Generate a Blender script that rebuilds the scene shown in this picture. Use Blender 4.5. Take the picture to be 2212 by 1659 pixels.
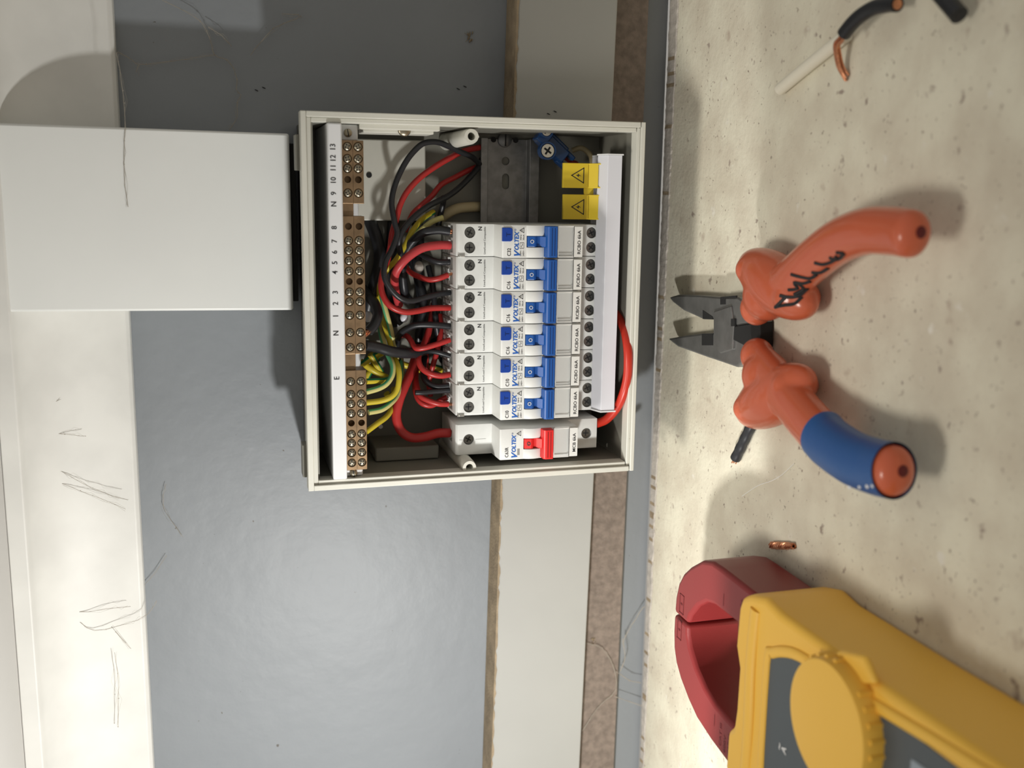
import bpy, bmesh, math, random
from mathutils import Vector, Matrix
from mathutils.bvhtree import BVHTree
random.seed(7)
for o in list(bpy.data.objects): bpy.data.objects.remove(o)
S = bpy.context.scene; COL = S.collection
# ------------------------------------------------------------------ camera (photo is taken with the phone on its side)
F = 2232.0; PITCH, YAW, ROLL = .2757, -.1890, -.0383
CAM = Vector((.0395, -.6107, .1527))
FW = Vector((math.sin(YAW)*math.cos(PITCH), math.cos(YAW)*math.cos(PITCH), -math.sin(PITCH)))
RT = Vector((math.cos(YAW), -math.sin(YAW), 0)); UP = RT.cross(FW)
cr, sr = math.cos(ROLL), math.sin(ROLL)
cd = bpy.data.cameras.new('camera'); cam = bpy.data.objects.new('camera', cd); COL.objects.link(cam)
cx_ = sr*RT - cr*UP; cy_ = cr*RT + sr*UP; cz_ = -FW
cam.matrix_world = Matrix(((cx_.x, cy_.x, cz_.x, CAM.x), (cx_.y, cy_.y, cz_.y, CAM.y), (cx_.z, cy_.z, cz_.z, CAM.z), (0, 0, 0, 1)))
cd.sensor_fit = 'HORIZONTAL'; cd.sensor_width = 36; cd.lens = 36*F/2212; cd.clip_start = .01
cd.dof.use_dof = True; cd.dof.focus_distance = .575; cd.dof.aperture_fstop = cd.lens/5.0
S.camera = cam
S.view_settings.view_transform = 'Standard'; S.view_settings.look = 'None'; S.view_settings.gamma = 1
S.view_settings.use_curve_mapping = False; S.view_settings.exposure = 0.80
# ------------------------------------------------------------------ light: a hand torch low on the left, dim room light overhead
W = bpy.data.worlds.new('World'); S.world = W; W.use_nodes = True
W.node_tree.nodes['Background'].inputs[0].default_value = (.95, .90, .82, 1)
W.node_tree.nodes['Background'].inputs[1].default_value = .205
def light(name, kind, loc, aim, energy, color, **kw):
    d = bpy.data.lights.new(name, kind); d.energy = energy; d.color = color
    for k, v in kw.items(): setattr(d, k, v)
    o = bpy.data.objects.new(name, d); COL.objects.link(o); o.location = loc
    o.rotation_euler = (Vector(aim)-Vector(loc)).to_track_quat('-Z', 'Y').to_euler(); return o
TL = Vector((-.296, -.290, .063))
light('torch_light', 'SPOT', TL, TL+Vector((.20, .93, .30)), 2.45, (1, .985, .95), spot_size=math.radians(135.6), spot_blend=.07, shadow_soft_size=.010)
light('room_light', 'SPOT', (-.38, -.60, 1.15), (-.05, -.03, -.12), 21.0, (1, .95, .86), spot_size=math.radians(34), spot_blend=1.0, shadow_soft_size=.16)

def ray(px, py):
    xx = (829.5-py)/F; yy = (px-1106)/F
    x = cr*xx+sr*yy; y = -sr*xx+cr*yy
    return FW + x*RT - y*UP
def onY(px, py, Y): d = ray(px, py); return CAM + d*((Y-CAM.y)/d.y)
def onZ(px, py, Z): d = ray(px, py); return CAM + d*((Z-CAM.z)/d.z)
# ------------------------------------------------------------------ materials
def mat(name, col, rough=.5, metal=0, spec=.5, trans=0, ior=1.45, bump=0, bscale=200, var=0, vscale=40, alpha=1, coat=0, col2=None, sss=0):
    m = bpy.data.materials.new(name); m.use_nodes = True; nt = m.node_tree; b = nt.nodes['Principled BSDF']
    b.inputs['Base Color'].default_value = (*col, 1); b.inputs['Roughness'].default_value = rough
    b.inputs['Metallic'].default_value = metal; b.inputs['Specular IOR Level'].default_value = spec
    b.inputs['Transmission Weight'].default_value = trans; b.inputs['IOR'].default_value = ior
    b.inputs['Alpha'].default_value = alpha; b.inputs['Coat Weight'].default_value = coat
    tc = nt.nodes.new('ShaderNodeTexCoord')
    if bump:
        n = nt.nodes.new('ShaderNodeTexNoise'); n.inputs['Scale'].default_value = bscale; n.inputs['Detail'].default_value = 4
        bp = nt.nodes.new('ShaderNodeBump'); bp.inputs['Strength'].default_value = bump; bp.inputs['Distance'].default_value = .001
        nt.links.new(tc.outputs['Object'], n.inputs['Vector']); nt.links.new(n.outputs['Fac'], bp.inputs['Height']); nt.links.new(bp.outputs[0], b.inputs['Normal'])
    if var:
        n = nt.nodes.new('ShaderNodeTexNoise'); n.inputs['Scale'].default_value = vscale; n.inputs['Detail'].default_value = 5
        r = nt.nodes.new('ShaderNodeValToRGB'); c2 = col2 or tuple(c*(1-var) for c in col)
        r.color_ramp.elements[0].position = .35; r.color_ramp.elements[0].color = (*c2, 1)
        r.color_ramp.elements[1].position = .65; r.color_ramp.elements[1].color = (*col, 1)
        nt.links.new(tc.outputs['Object'], n.inputs['Vector']); nt.links.new(n.outputs['Fac'], r.inputs[0]); nt.links.new(r.outputs[0], b.inputs['Base Color'])
    return m
def add_specks(m, scale, thr, col, soft=.03, seed=0.):
    """dark or light specks that belong to the surface (dirt, pits)"""
    nt = m.node_tree; b = nt.nodes['Principled BSDF']; tc = nt.nodes.new('ShaderNodeTexCoord')
    mp = nt.nodes.new('ShaderNodeMapping'); mp.inputs['Location'].default_value = (seed, seed*2, seed*.7)
    n = nt.nodes.new('ShaderNodeTexNoise'); n.inputs['Scale'].default_value = scale; n.inputs['Detail'].default_value = 3
    r = nt.nodes.new('ShaderNodeMapRange'); r.inputs['From Min'].default_value = thr; r.inputs['From Max'].default_value = thr+soft
    mx = nt.nodes.new('ShaderNodeMix'); mx.data_type = 'RGBA'
    src = b.inputs['Base Color'].links[0].from_socket if b.inputs['Base Color'].links else None
    if src: nt.links.new(src, mx.inputs['A'])
    else: mx.inputs['A'].default_value = b.inputs['Base Color'].default_value
    mx.inputs['B'].default_value = (*col, 1)
    nt.links.new(tc.outputs['Object'], mp.inputs[0]); nt.links.new(mp.outputs[0], n.inputs['Vector']); nt.links.new(n.outputs['Fac'], r.inputs['Value'])
    nt.links.new(r.outputs[0], mx.inputs['Factor']); nt.links.new(mx.outputs['Result'], b.inputs['Base Color'])
M = {}
M['wall'] = mat('grey_wall_paint', (.240, .258, .276), .5, bump=.65, bscale=60, var=.05, vscale=12)
add_specks(M['wall'], 260, .76, (.12, .11, .10))
M['white'] = mat('white_gloss_paint', (.37, .37, .35), .42, bump=.08, bscale=70, var=.04, vscale=18)
add_specks(M['white'], 150, .755, (.42, .39, .33), .05, 3)
M['duct'] = mat('lightened_white_paint', (.82, .835, .815), .40, bump=.06, bscale=70, var=.03, vscale=18)  # same white paint as the board, lightened to make up for weak light
M['cove'] = mat('cove_paint', (.74, .735, .70), .5, bump=.1, bscale=60, var=.10, vscale=30)
M['ceil'] = mat('ceiling_paint', (.56, .55, .53), .6, bump=.1, bscale=60)
M['edge'] = mat('raw_board_edge', (.33, .255, .165), .8, bump=.5, bscale=600, var=.35, vscale=90)
M['brown'] = mat('brown_fibre_board', (.25, .20, .165), .85, bump=.6, bscale=500, var=.3, vscale=220)
M['shelf'] = mat('cement_sheet', (.75, .715, .58), .75, bump=.35, bscale=320, var=.16, vscale=38, col2=(.63, .575, .46))
add_specks(M['shelf'], 420, .665, (.30, .25, .20), .08)
add_specks(M['shelf'], 130, .675, (.35, .29, .24), .07, 5)
add_specks(M['shelf'], 60, .68, (.42, .34, .27), .12, 15)
add_specks(M['shelf'], 90, .69, (.76, .73, .64), .08, 9)
M['caulk'] = mat('pinkish_filler', (.50, .46, .41), .8, bump=.6, bscale=400, var=.2, vscale=200)
M['box'] = mat('aged_cream_plastic', (.62, .615, .55), .42, bump=.05, bscale=300, var=.06, vscale=40)
add_specks(M['box'], 330, .76, (.35, .30, .20), .04)
M['boxin'] = mat('darkened_cream_plastic', (.20, .195, .165), .5, bump=.05, bscale=300, var=.05, vscale=60)  # same cream plastic, with the shade inside the box put into its colour
M['plast'] = mat('white_switchgear_plastic', (.66, .67, .65), .42, var=.03, vscale=300)
M['strip'] = mat('white_label_carrier', (.70, .71, .72), .35)
M['bus'] = mat('white_busbar_cover', (.66, .67, .72), .35)
M['blue'] = mat('blue_toggle_plastic', (.012, .080, .31), .35)
M['dblue'] = mat('deep_blue_button', (.01, .05, .30), .3)
M['navy'] = mat('navy_recess', (.004, .018, .09), .4)
M['red'] = mat('red_toggle_plastic', (.62, .022, .022), .35)
M['ink'] = mat('black_print', (.02, .02, .022), .6)
M['inkb'] = mat('blue_print', (.01, .10, .42), .6)
M['inkw'] = mat('white_print', (.8, .8, .8), .6)
M['inkg'] = mat('grey_print', (.25, .25, .24), .6)
M['label'] = mat('grey_label_card', (.66, .66, .63), .6)
M['clear'] = mat('clear_plastic', (.75, .76, .74), .15, alpha=.22)
M['screw'] = mat('dark_steel_screw', (.20, .205, .20), .35, metal=1)
M['nick'] = mat('nickel_plated_screw', (.36, .32, .24), .33, metal=1)
M['brass'] = mat('tarnished_brass', (.30, .20, .115), .42, metal=.75, var=.3, vscale=160)
M['steel'] = mat('galvanised_steel', (.27, .27, .27), .42, metal=.8, var=.25, vscale=200)
M['chrome'] = mat('bright_clip_metal', (.7, .7, .68), .25, metal=1)
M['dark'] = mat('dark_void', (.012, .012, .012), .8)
M['black'] = mat('black_cable_pvc', (.018, .019, .022), .38, bump=.05, bscale=300)
M['redw'] = mat('red_cable_pvc', (.42, .028, .026), .36)
M['redp'] = mat('pinkish_red_cable_pvc', (.50, .05, .055), .40)
M['reds'] = mat('bright_red_cable_pvc', (.50, .03, .015), .36)
M['yel'] = mat('yellow_cable_stripe', (.54, .43, .03), .4)
M['grn'] = mat('green_cable_stripe', (.015, .20, .075), .4)
M['pyel'] = mat('pale_yellow_stripe', (.55, .50, .19), .4)
M['pgrn'] = mat('pale_green_stripe', (.10, .42, .20), .4)
M['copper'] = mat('bare_copper', (.80, .36, .20), .3, metal=.9, var=.3, vscale=900)
M['wcore'] = mat('white_pvc', (.78, .74, .62), .45)
M['cream'] = mat('cream_cable_sheath', (.48, .40, .24), .5)
M['yelcap'] = mat('yellow_end_shield', (.62, .46, .03), .38)
M['bluec'] = mat('translucent_blue_plastic', (.015, .07, .22), .15, trans=.25)
M['plier'] = mat('blackened_tool_steel', (.21, .21, .205), .36, metal=.55, bump=.08, bscale=500, var=.2, vscale=120)
M['grip'] = mat('orange_red_insulation', (.60, .13, .060), .27, coat=.2)
M['tape'] = mat('blue_insulating_tape', (.020, .095, .30), .42, bump=.1, bscale=200)
M['mred'] = mat('red_meter_jaw_plastic', (.20, .022, .022), .42, bump=.05, bscale=1500)
M['mredd'] = mat('embossed_dark_red', (.11, .005, .007), .5)
M['myel'] = mat('yellow_meter_plastic', (.90, .53, .075), .42, bump=.04, bscale=1500)
M['mgrey'] = mat('grey_meter_panel', (.085, .10, .11), .45)
M['lcd'] = mat('grey_blue_display', (.30, .35, .40), .2)
M['web'] = mat('dusty_cobweb', (.42, .38, .32), .9, alpha=.5)
M['fib'] = mat('white_fibre', (.85, .84, .8), .8)
# ------------------------------------------------------------------ mesh helpers
ORG = {}
def world_org(o): 
    v = Vector((0, 0, 0))
    while o is not None: v = v + ORG.get(o.name, Vector((0, 0, 0))); o = o.parent
    return v
def tag(o, label=None, cat=None, group=None, kind=None):
    if label: o['label'] = label
    if cat: o['category'] = cat
    if group: o['group'] = group
    if kind: o['kind'] = kind
    return o
def thing(name, label, cat, loc, group=None):
    o = bpy.data.objects.new(name, None); COL.objects.link(o); o.location = loc; o.empty_display_size = .01
    ORG[o.name] = Vector(loc); return tag(o, label, cat, group)
class MB:
    def __init__(s): s.v = []; s.f = []; s.m = []
    def add(s, vs, fs, mi=0):
        b = len(s.v); s.v += [Vector(v) for v in vs]; s.f += [tuple(i+b for i in f) for f in fs]; s.m += [mi]*len(fs); return s
    def box(s, x0, x1, y0, y1, z0, z1, mi=0):
        x0, x1 = sorted((x0, x1)); y0, y1 = sorted((y0, y1)); z0, z1 = sorted((z0, z1))
        return s.add([(x0, y0, z0), (x1, y0, z0), (x1, y1, z0), (x0, y1, z0), (x0, y0, z1), (x1, y0, z1), (x1, y1, z1), (x0, y1, z1)],
                     [(0, 3, 2, 1), (4, 5, 6, 7), (0, 1, 5, 4), (1, 2, 6, 5), (2, 3, 7, 6), (3, 0, 4, 7)], mi)
    def prism(s, pts, a, b, axis='X', mi=0):
        """polygon pts extruded from a to b along axis; pts are the other two coords in order (X:(y,z) Y:(x,z) Z:(x,y))"""
        def P(p, t): return (t, p[0], p[1]) if axis == 'X' else ((p[0], t, p[1]) if axis == 'Y' else (p[0], p[1], t))
        n = len(pts); vs = [P(p, a) for p in pts]+[P(p, b) for p in pts]
        return s.add(vs, [tuple(range(n-1, -1, -1)), tuple(range(n, 2*n))]+[(i, (i+1) % n, n+(i+1) % n, n+i) for i in range(n)], mi)
    def hexa(s, lo, hi, mi=0):
        """two matching polygons of 3D points"""
        n = len(lo); return s.add(list(lo)+list(hi), [tuple(range(n-1, -1, -1)), tuple(range(n, 2*n))]+[(i, (i+1) % n, n+(i+1) % n, n+i) for i in range(n)], mi)
    def lathe(s, prof, c, axis, seg=24, mi=0, closed=False):
        """prof: (r, t) along axis from c"""
        ax = Vector(axis).normalized(); e = ax.orthogonal().normalized(); g = ax.cross(e); c = Vector(c); vs = []; fs = []
        for (r, t) in prof:
            for k in range(seg):
                a = 2*math.pi*k/seg; vs.append(c+ax*t+(e*math.cos(a)+g*math.sin(a))*r)
        for i in range(len(prof)-1):
            for k in range(seg): fs.append((i*seg+k, i*seg+(k+1) % seg, (i+1)*seg+(k+1) % seg, (i+1)*seg+k))
        if not closed:
            fs.append(tuple(range(seg-1, -1, -1))); fs.append(tuple((len(prof)-1)*seg+k for k in range(seg)))
        else:
            for k in range(seg): fs.append(((len(prof)-1)*seg+k, (len(prof)-1)*seg+(k+1) % seg, (k+1) % seg, k))
        return s.add(vs, fs, mi)
    def cyl(s, c, axis, r, h, seg=24, mi=0): return s.lathe([(r, 0), (r, h)], c, axis, seg, mi)
    def ellipsoid(s, c, ax, ay, az, n=16, mi=0):
        vs = []; fs = []; c = Vector(c)
        for i in range(n+1):
            th = math.pi*i/n
            for k in range(2*n):
                ph = math.pi*k/n; vs.append(c+Vector(ax)*math.sin(th)*math.cos(ph)+Vector(ay)*math.sin(th)*math.sin(ph)+Vector(az)*math.cos(th))
        for i in range(n):
            for k in range(2*n): fs.append((i*2*n+k, (i+1)*2*n+k, (i+1)*2*n+(k+1) % (2*n), i*2*n+(k+1) % (2*n)))
        return s.add(vs, fs, mi)
    def tube(s, path, r, seg=12, mi=0, sub=6, stripe=None, flat=None, up=None):
        P = spline([Vector(p) for p in path], sub) if sub > 1 else [Vector(p) for p in path]
        n = len(P); R = r if callable(r) else (lambda t: r); vs = []; fs = []; ms = []
        d0 = (P[1]-P[0]).normalized(); e = (Vector(up)-d0*d0.dot(Vector(up))).normalized() if up else d0.orthogonal().normalized()
        for i, p in enumerate(P):
            d = (P[min(i+1, n-1)]-P[max(i-1, 0)]).normalized(); e = (e-d*d.dot(e)).normalized(); g = d.cross(e)
            rr = R(i/(n-1)); r1, r2 = rr if isinstance(rr, tuple) else (rr, rr)
            for k in range(seg):
                a = 2*math.pi*k/seg; vs.append(p+e*math.cos(a)*r1+g*math.sin(a)*r2)
        for i in range(n-1):
            for k in range(seg):
                fs.append((i*seg+k, i*seg+(k+1) % seg, (i+1)*seg+(k+1) % seg, (i+1)*seg+k))
                ms.append(mi if not stripe else (stripe[1] if ((k+stripe[2]+int(i*stripe[3])) % seg) < seg*stripe[0] else mi))
        fs += [tuple(range(seg-1, -1, -1)), tuple((n-1)*seg+k for k in range(seg))]; ms += [mi, mi]
        b = len(s.v); s.v += vs; s.f += [tuple(i+b for i in f) for f in fs]; s.m += ms; return s
    def mesh(s, name, mats, off=Vector((0, 0, 0)), smooth=False):
        me = bpy.data.meshes.new(name); me.from_pydata([v-off for v in s.v], [], s.f)
        for m_ in (mats if isinstance(mats, (list, tuple)) else [mats]): me.materials.append(m_)
        for p, i in zip(me.polygons, s.m): p.material_index = i
        bm = bmesh.new(); bm.from_mesh(me); bmesh.ops.recalc_face_normals(bm, faces=bm.faces); bm.to_mesh(me); bm.free()
        if smooth:
            me.polygons.foreach_set('use_smooth', [True]*len(me.polygons))
            try: me.set_sharp_from_angle(angle=math.radians(smooth if smooth > 1 else 40))
            except Exception: pass
        return me
    def build(s, name, mats, parent=None, bevel=0, smooth=False, label=None, seg=2):
        if parent is None:
            xs = [v.x for v in s.v]; ys = [v.y for v in s.v]; zs = [v.z for v in s.v]
            off = Vector(((min(xs)+max(xs))/2, (min(ys)+max(ys))/2, min(zs)))
        else: off = world_org(parent)
        o = bpy.data.objects.new(name, s.mesh(name, mats, off, smooth)); COL.objects.link(o)
        if parent is None: o.location = off; ORG[o.name] = off
        else: o.parent = parent
        if bevel:
            b = o.modifiers.new('bevel', 'BEVEL'); b.width = bevel; b.segments = seg; b.limit_method = 'ANGLE'; b.angle_limit = math.radians(35)
        if label: o['label'] = label
        return o
def spline(P, n):
    Q = [2*P[0]-P[1]]+P+[2*P[-1]-P[-2]]; out = []
    for i in range(1, len(Q)-2):
        a, b, c, d = Q[i-1:i+3]
        for k in range(n):
            t = k/n; out.append(.5*((2*b)+(c-a)*t+(2*a-5*b+4*c-d)*t*t+(3*b-a-3*c+d)*t**3))
    out.append(P[-1]); return out
def bake(o):
    dg = bpy.context.evaluated_depsgraph_get(); me = bpy.data.meshes.new_from_object(o.evaluated_get(dg)); me.name = o.name
    o.modifiers.clear(); o.data = me; return o
def cut(o, cutter, parent):
    """boolean subtraction with an MB"""
    c = cutter.build('cutter', o.data.materials[0], parent)
    m_ = o.modifiers.new('b', 'BOOLEAN'); m_.operation = 'DIFFERENCE'; m_.object = c; m_.solver = 'EXACT'; m_.use_self = True
    bpy.context.view_layer.update(); bake(o); bpy.data.objects.remove(c)
def set_smooth(o, ang=40):
    o.data.polygons.foreach_set('use_smooth', [True]*len(o.data.polygons)); o.data.set_sharp_from_angle(angle=math.radians(ang))
TXT = {}
def text_geo(s, shear=0, bold=0):
    k = (s, shear, bold)
    if k not in TXT:
        c = bpy.data.curves.new('t', 'FONT'); c.body = s; c.size = 1; c.shear = shear; c.offset = bold; c.align_x = 'CENTER'; c.align_y = 'CENTER'; c.resolution_u = 3; c.fill_mode = 'FRONT'
        o = bpy.data.objects.new('t', c); COL.objects.link(o); bpy.context.view_layer.update()
        me = bpy.data.meshes.new_from_object(o.evaluated_get(bpy.context.evaluated_depsgraph_get()))
        xs = [v.co.x for v in me.vertices]; ys = [v.co.y for v in me.vertices]
        cx, cy = (min(xs)+max(xs))/2, (min(ys)+max(ys))/2
        TXT[k] = ([(v.co.x-cx, v.co.y-cy) for v in me.vertices], [tuple(p.vertices) for p in me.polygons], max(xs)-min(xs), max(ys)-min(ys))
        bpy.data.objects.remove(o); bpy.data.meshes.remove(me)
    return TXT[k]
def put_text(mb, s, w, h, org, u=(1, 0, 0), v=(0, 0, 1), shear=0, bold=0, mi=0):
    """lettering of width w, height h centred at org on the plane u,v"""
    vs, fs, tw, th = text_geo(s, shear, bold); w = w or h*tw/th*.92; u = Vector(u); v = Vector(v); org = Vector(org)
    return mb.add([org+u*(x*w/tw)+v*(y*h/th) for x, y in vs], fs, mi)
def line2(mb, pts, w, org, u=(1, 0, 0), v=(0, 0, 1), mi=0, close=False):
    """flat printed line"""
    u = Vector(u); v = Vector(v); org = Vector(org); pts = list(pts)+([pts[0]] if close else [])
    for (a, b), (c, d) in zip(pts, pts[1:]):
        L = math.hypot(c-a, d-b) or 1e-9; nx, ny = -(d-b)/L*w/2, (c-a)/L*w/2; ex, ey = (c-a)/L*w/2, (d-b)/L*w/2
        mb.add([org+u*(a-ex+nx)+v*(b-ey+ny), org+u*(a-ex-nx)+v*(b-ey-ny), org+u*(c+ex-nx)+v*(d+ey-ny), org+u*(c+ex+nx)+v*(d+ey+ny)], [(0, 1, 2, 3)], mi)
def copy_tree(o, parent=None):
    c = o.copy(); COL.objects.link(c)
    if parent: c.parent = parent
    for ch in [x for x in bpy.data.objects if x.parent == o]: copy_tree(ch, c)
    return c
# ------------------------------------------------------------------ the setting
def struct(o): o['kind'] = 'structure'; return o
wm = MB(); wm.box(-.62, .32, 0, .02, -.119, .30); struct(wm.build('wall_back', M['wall']))
cm = MB(); cm.box(-.62, .32, -.16, .02, .2625, .2825); struct(cm.build('ceiling', M['ceil']))
# concave cornice
prof = [(0, .199), (-.010, .199), (-.0125, .201)]
for k in range(13):
    a = math.pi/2*k/12; prof.append((-.0125-.0275*(1-math.cos(a)), .203+.050*math.sin(a)))
prof += [(-.0415, .2535), (-.0415, .2624), (0, .2624)]
mb = MB(); mb.prism(prof, -.62, .32, 'X'); struct(mb.build('trim_1', M['cove'], bevel=.0006, smooth=30))
# boxed duct coming down to the switchboard
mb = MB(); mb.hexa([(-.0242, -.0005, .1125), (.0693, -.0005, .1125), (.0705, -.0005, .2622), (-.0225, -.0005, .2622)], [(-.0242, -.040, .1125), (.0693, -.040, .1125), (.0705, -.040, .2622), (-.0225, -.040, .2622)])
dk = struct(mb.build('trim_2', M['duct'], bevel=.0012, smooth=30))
# horizontal white board with a raw upper edge
a, b = (onY(1118, 0, -.0225), onY(1062, 1659, -.0225)); c_, d_ = (onY(1335, 0, -.0225), onY(1252, 1659, -.0225))
e1, e2 = onY(1402, 0, -.008), onY(1326, 1659, -.008)
def ext(p, q, X): t = (X-p.x)/(q.x-p.x); return p+(q-p)*t
def back(p, Y): return Vector((p.x, Y, p.z))
for XL, XR, nn in ((-.62, -.1150, 3), (.0757, .32, 6)):
    p1, p2, p3, p4 = ext(a, b, XL), ext(a, b, XR), ext(c_, d_, XR), ext(c_, d_, XL)
    mb = MB(); mb.hexa([back(p, -.0003) for p in (p1, p2, p3, p4)], [p1, p2, p3, p4]); struct(mb.build('trim_%d' % nn, M['white'], bevel=.0008))
    # raw edge strip on the board's top with its crumbly front lip
    mb = MB(); N = int((XR-XL)/.0032); vs = []; fs = []
    for i in range(N+1):
        X = XL+(XR-XL)*i/N; z = ext(a, b, X).z; j = random.uniform(-.0006, .0008)*(1 if random.random() < .6 else .2)
        vs += [(X, -.0005, z+.0002), (X, -.0226+j*.2, z+.0003), (X, -.0229, z-.0008+j*1.3), (X, -.0005, z-.0006)]
    for i in range(N):
        for k in range(4): fs.append((4*i+k, 4*i+(k+1) % 4, 4*i+4+(k+1) % 4, 4*i+4+k))
    mb.add(vs, fs); struct(mb.build('trim_%d' % (nn+1), M['edge']))
    # brown fibre board band below it
    q3, q4 = ext(e1, e2, XR), ext(e1, e2, XL)
    mb = MB(); pts = [Vector((XL, -.008, p4.z+.004)), Vector((XR, -.008, p3.z+.004)), q3, q4]
    mb.hexa([back(p, -.0003) for p in pts], pts); struct(mb.build('trim_%d' % (nn+2), M['brown'], bevel=.0005))
XL, XR = -.62, .32
# shelf the tools lie on, with a crumbly filler strip along its back
mb = MB(); mb.box(-.62, .32, -.60, -.0005, -.14, -.120); struct(mb.build('floor', M['shelf']))
mb = MB(); vs = []; fs = []; N = 420
for i in range(N+1):
    X = XL+(XR-XL)*i/N; t = (X+.35)/.5; w = .0075+.006*t+random.uniform(-.0007, .0007)
    vs += [(X, -.0008, -.1199), (X, -.0022-random.uniform(0, .0014), -.1188), (X, -w+.0005, -.1190-random.uniform(0, .0003)), (X, -w, -.1199)]
for i in range(N):
    for k in range(4): fs.append((4*i+k, 4*i+(k+1) % 4, 4*i+4+(k+1) % 4, 4*i+4+k))
mb.add(vs, fs); mb.m = [1 if (i % 4 == 0 or (i % 4 == 1 and random.random() < .12)) else 0 for i in range(len(mb.f))]; struct(mb.build('trim_9', [M['caulk'], M['edge']]))
# ------------------------------------------------------------------ switchboard enclosure
BX0, BX1, BZ0, BZ1, BY = -.1187, .0794, -.0784, .1089, -.068
enc = thing('distribution_box', 'open cream plastic switchboard enclosure without cover, on the wall under the white duct', 'electrical box', (-.02, -.001, BZ0))
mb = MB(); t = .0030; bx0, bx1, bz0, bz1 = BX0+.0035, BX1-.0035, BZ0+.0012, BZ1-.0035
mb.box(bx0, bx1, -.0045, -.0010, bz0, bz1)
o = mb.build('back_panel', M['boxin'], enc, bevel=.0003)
mb = MB()
mb.box(bx0, bx1, -.063, -.0010, bz1-t, bz1); mb.box(bx0, bx1, -.063, -.0010, bz0, bz0+.0022)
mb.box(bx0, bx0+.0018, -.063, -.0010, bz0+t, bz1-t); mb.box(bx1-.0018, bx1, -.063, -.0010, bz0+t, bz1-t)
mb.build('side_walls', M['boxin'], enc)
def ring(x0, x1, z0, z1, w, y0, y1, mb, wb=None):
    mb.box(x0, x1, y0, y1, z1-w, z1); mb.box(x0, x1, y0, y1, z0, z0+(wb or w)); mb.box(x0, x0+w, y0, y1, z0+w, z1-w); mb.box(x1-w, x1, y0, y1, z0+w, z1-w)
mb = MB(); ring(BX0, BX1, BZ0, BZ1, .0030, BY, -.058, mb, .0024); ring(BX0+.003, BX1-.003, BZ0+.0024, BZ1-.003, .0024, BY+.0016, -.058, mb, .0020)
mb.build('front_rim', M['box'], enc, bevel=.0004, smooth=30)
mb = MB()   # raised pads and ribs moulded on the back
mb.box(.0235, .0690, -.0130, -.0045, .034, .0735); mb.build('moulded_pad', M['box'], enc, bevel=.0008, smooth=30)  # lit pad keeps the lighter plastic of the rim
mb = MB(); mb.box(-.113, -.1050, -.036, -.0045, .031, .068)
mb.build('moulded_pad', M['boxin'], enc, bevel=.0008, smooth=30)
mb = MB(); mb.box(.0700, .0735, -.058, -.040, .0385, .0760); mb.box(.0715, .0750, -.062, -.056, .036, .0785)
mb.build('side_ledge', M['box'], enc, bevel=.0005)
for X, sgn in ((.0693, 1), (-.1118, -1)):   # cover screw posts
    mb = MB(); mb.lathe([(.0052, 0), (.0046, .018), (.0042, .0565), (.0038, .0600), (.0021, .0600), (.0020, .045), (.0005, .045)], (X, -.0045, .0195), (0, -1, 0), 28)
    mb.box(X-.0005, X+.0005, -.062, -.0045, .0148, .0165) if sgn > 0 else mb.box(X-.0075, X-.003, -.0615, -.0045, .0192, .0199)
    mb.build('screw_post', M['box'], enc, smooth=35, label='hollow round cover screw post')
for X, z in ((.0490, .0667), (-.0975, .0615)):
    mb = MB(); mb.cyl((X, -.0134, z), (0, 1, 0), .0016 if X > 0 else .0013, .0004, 16); mb.build('mounting_hole', M['dark'] if X > 0 else M['inkw'], enc)
for q in (.050, -.113):
    mb = MB(); mb.box(q, q+.018, -.060, -.050, BZ1-.004, BZ1+.0022); mb.build('mounting_lug', M['boxin'], enc, bevel=.0004)
for (px, py, qx, qy) in ((1330, 320, 1372, 304), (1295, 935, 1330, 962), (1305, 940, 1372, 985)):
    mb = MB(); mb.tube([onY(px, py, -.010), onY((px+qx)/2, (py+qy)/2, -.020), onY(qx-14, qy, -.034)], .0018, 10); mb.build('cable_clip', M['box'], enc, smooth=40)
mb = MB()
for X, Y, s_ in ((.0752, -.0605, .004),): mb.ellipsoid((.0716, -.0590, .0545), (.0032, 0, 0), (0, .0015, 0), (0, 0, .0035), 8)
mb.build('glue_blob', M['nick'], enc, smooth=60)
# black block put in as the dark gap and conduit between duct and box
mb = MB(); mb.box(-.0200, .0645, -.034, -.004, .1092, .1124)
tag(mb.build('gap_infill', M['dark'], bevel=.0005), 'black bushing in the gap between white duct and switchboard', 'infill')
# ------------------------------------------------------------------ DIN rail
rail = thing('mounting_rail', 'grey galvanised steel mounting rail behind the breakers, bare at its right end', 'rail', (-.02, -.0045, -.034))
mb = MB(); mb.prism([(-.0045, -.0015), (-.0045, -.0300), (-.0115, -.0300), (-.0115, -.0345), (-.0130, -.0345), (-.0130, -.0285), (-.0065, -.0285), (-.0065, -.0030), (-.0130, -.0030), (-.0130, .0012), (-.0115, .0012), (-.0115, -.0015)], -.112, .0715, 'X')
rl = mb.build('rail_profile', M['steel'], rail, bevel=.0003)
cm_ = MB()
h1 = onY(1092, 348, -.0065); cm_.cyl((h1.x, -.003, h1.z), (0, -1, 0), .0024, .006)
h2 = onY(1092, 392, -.0065); cm_.box(h2.x-.0024, h2.x+.0024, -.009, -.001, h2.z-.0022, h2.z+.0022); cm_.cyl((h2.x-.0024, -.001, h2.z), (0, -1, 0), .0022, .008); cm_.cyl((h2.x+.0024, -.001, h2.z), (0, -1, 0), .0022, .008)
cut(rl, cm_, rail)
h0 = onY(1092, 302, -.0085)
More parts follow.
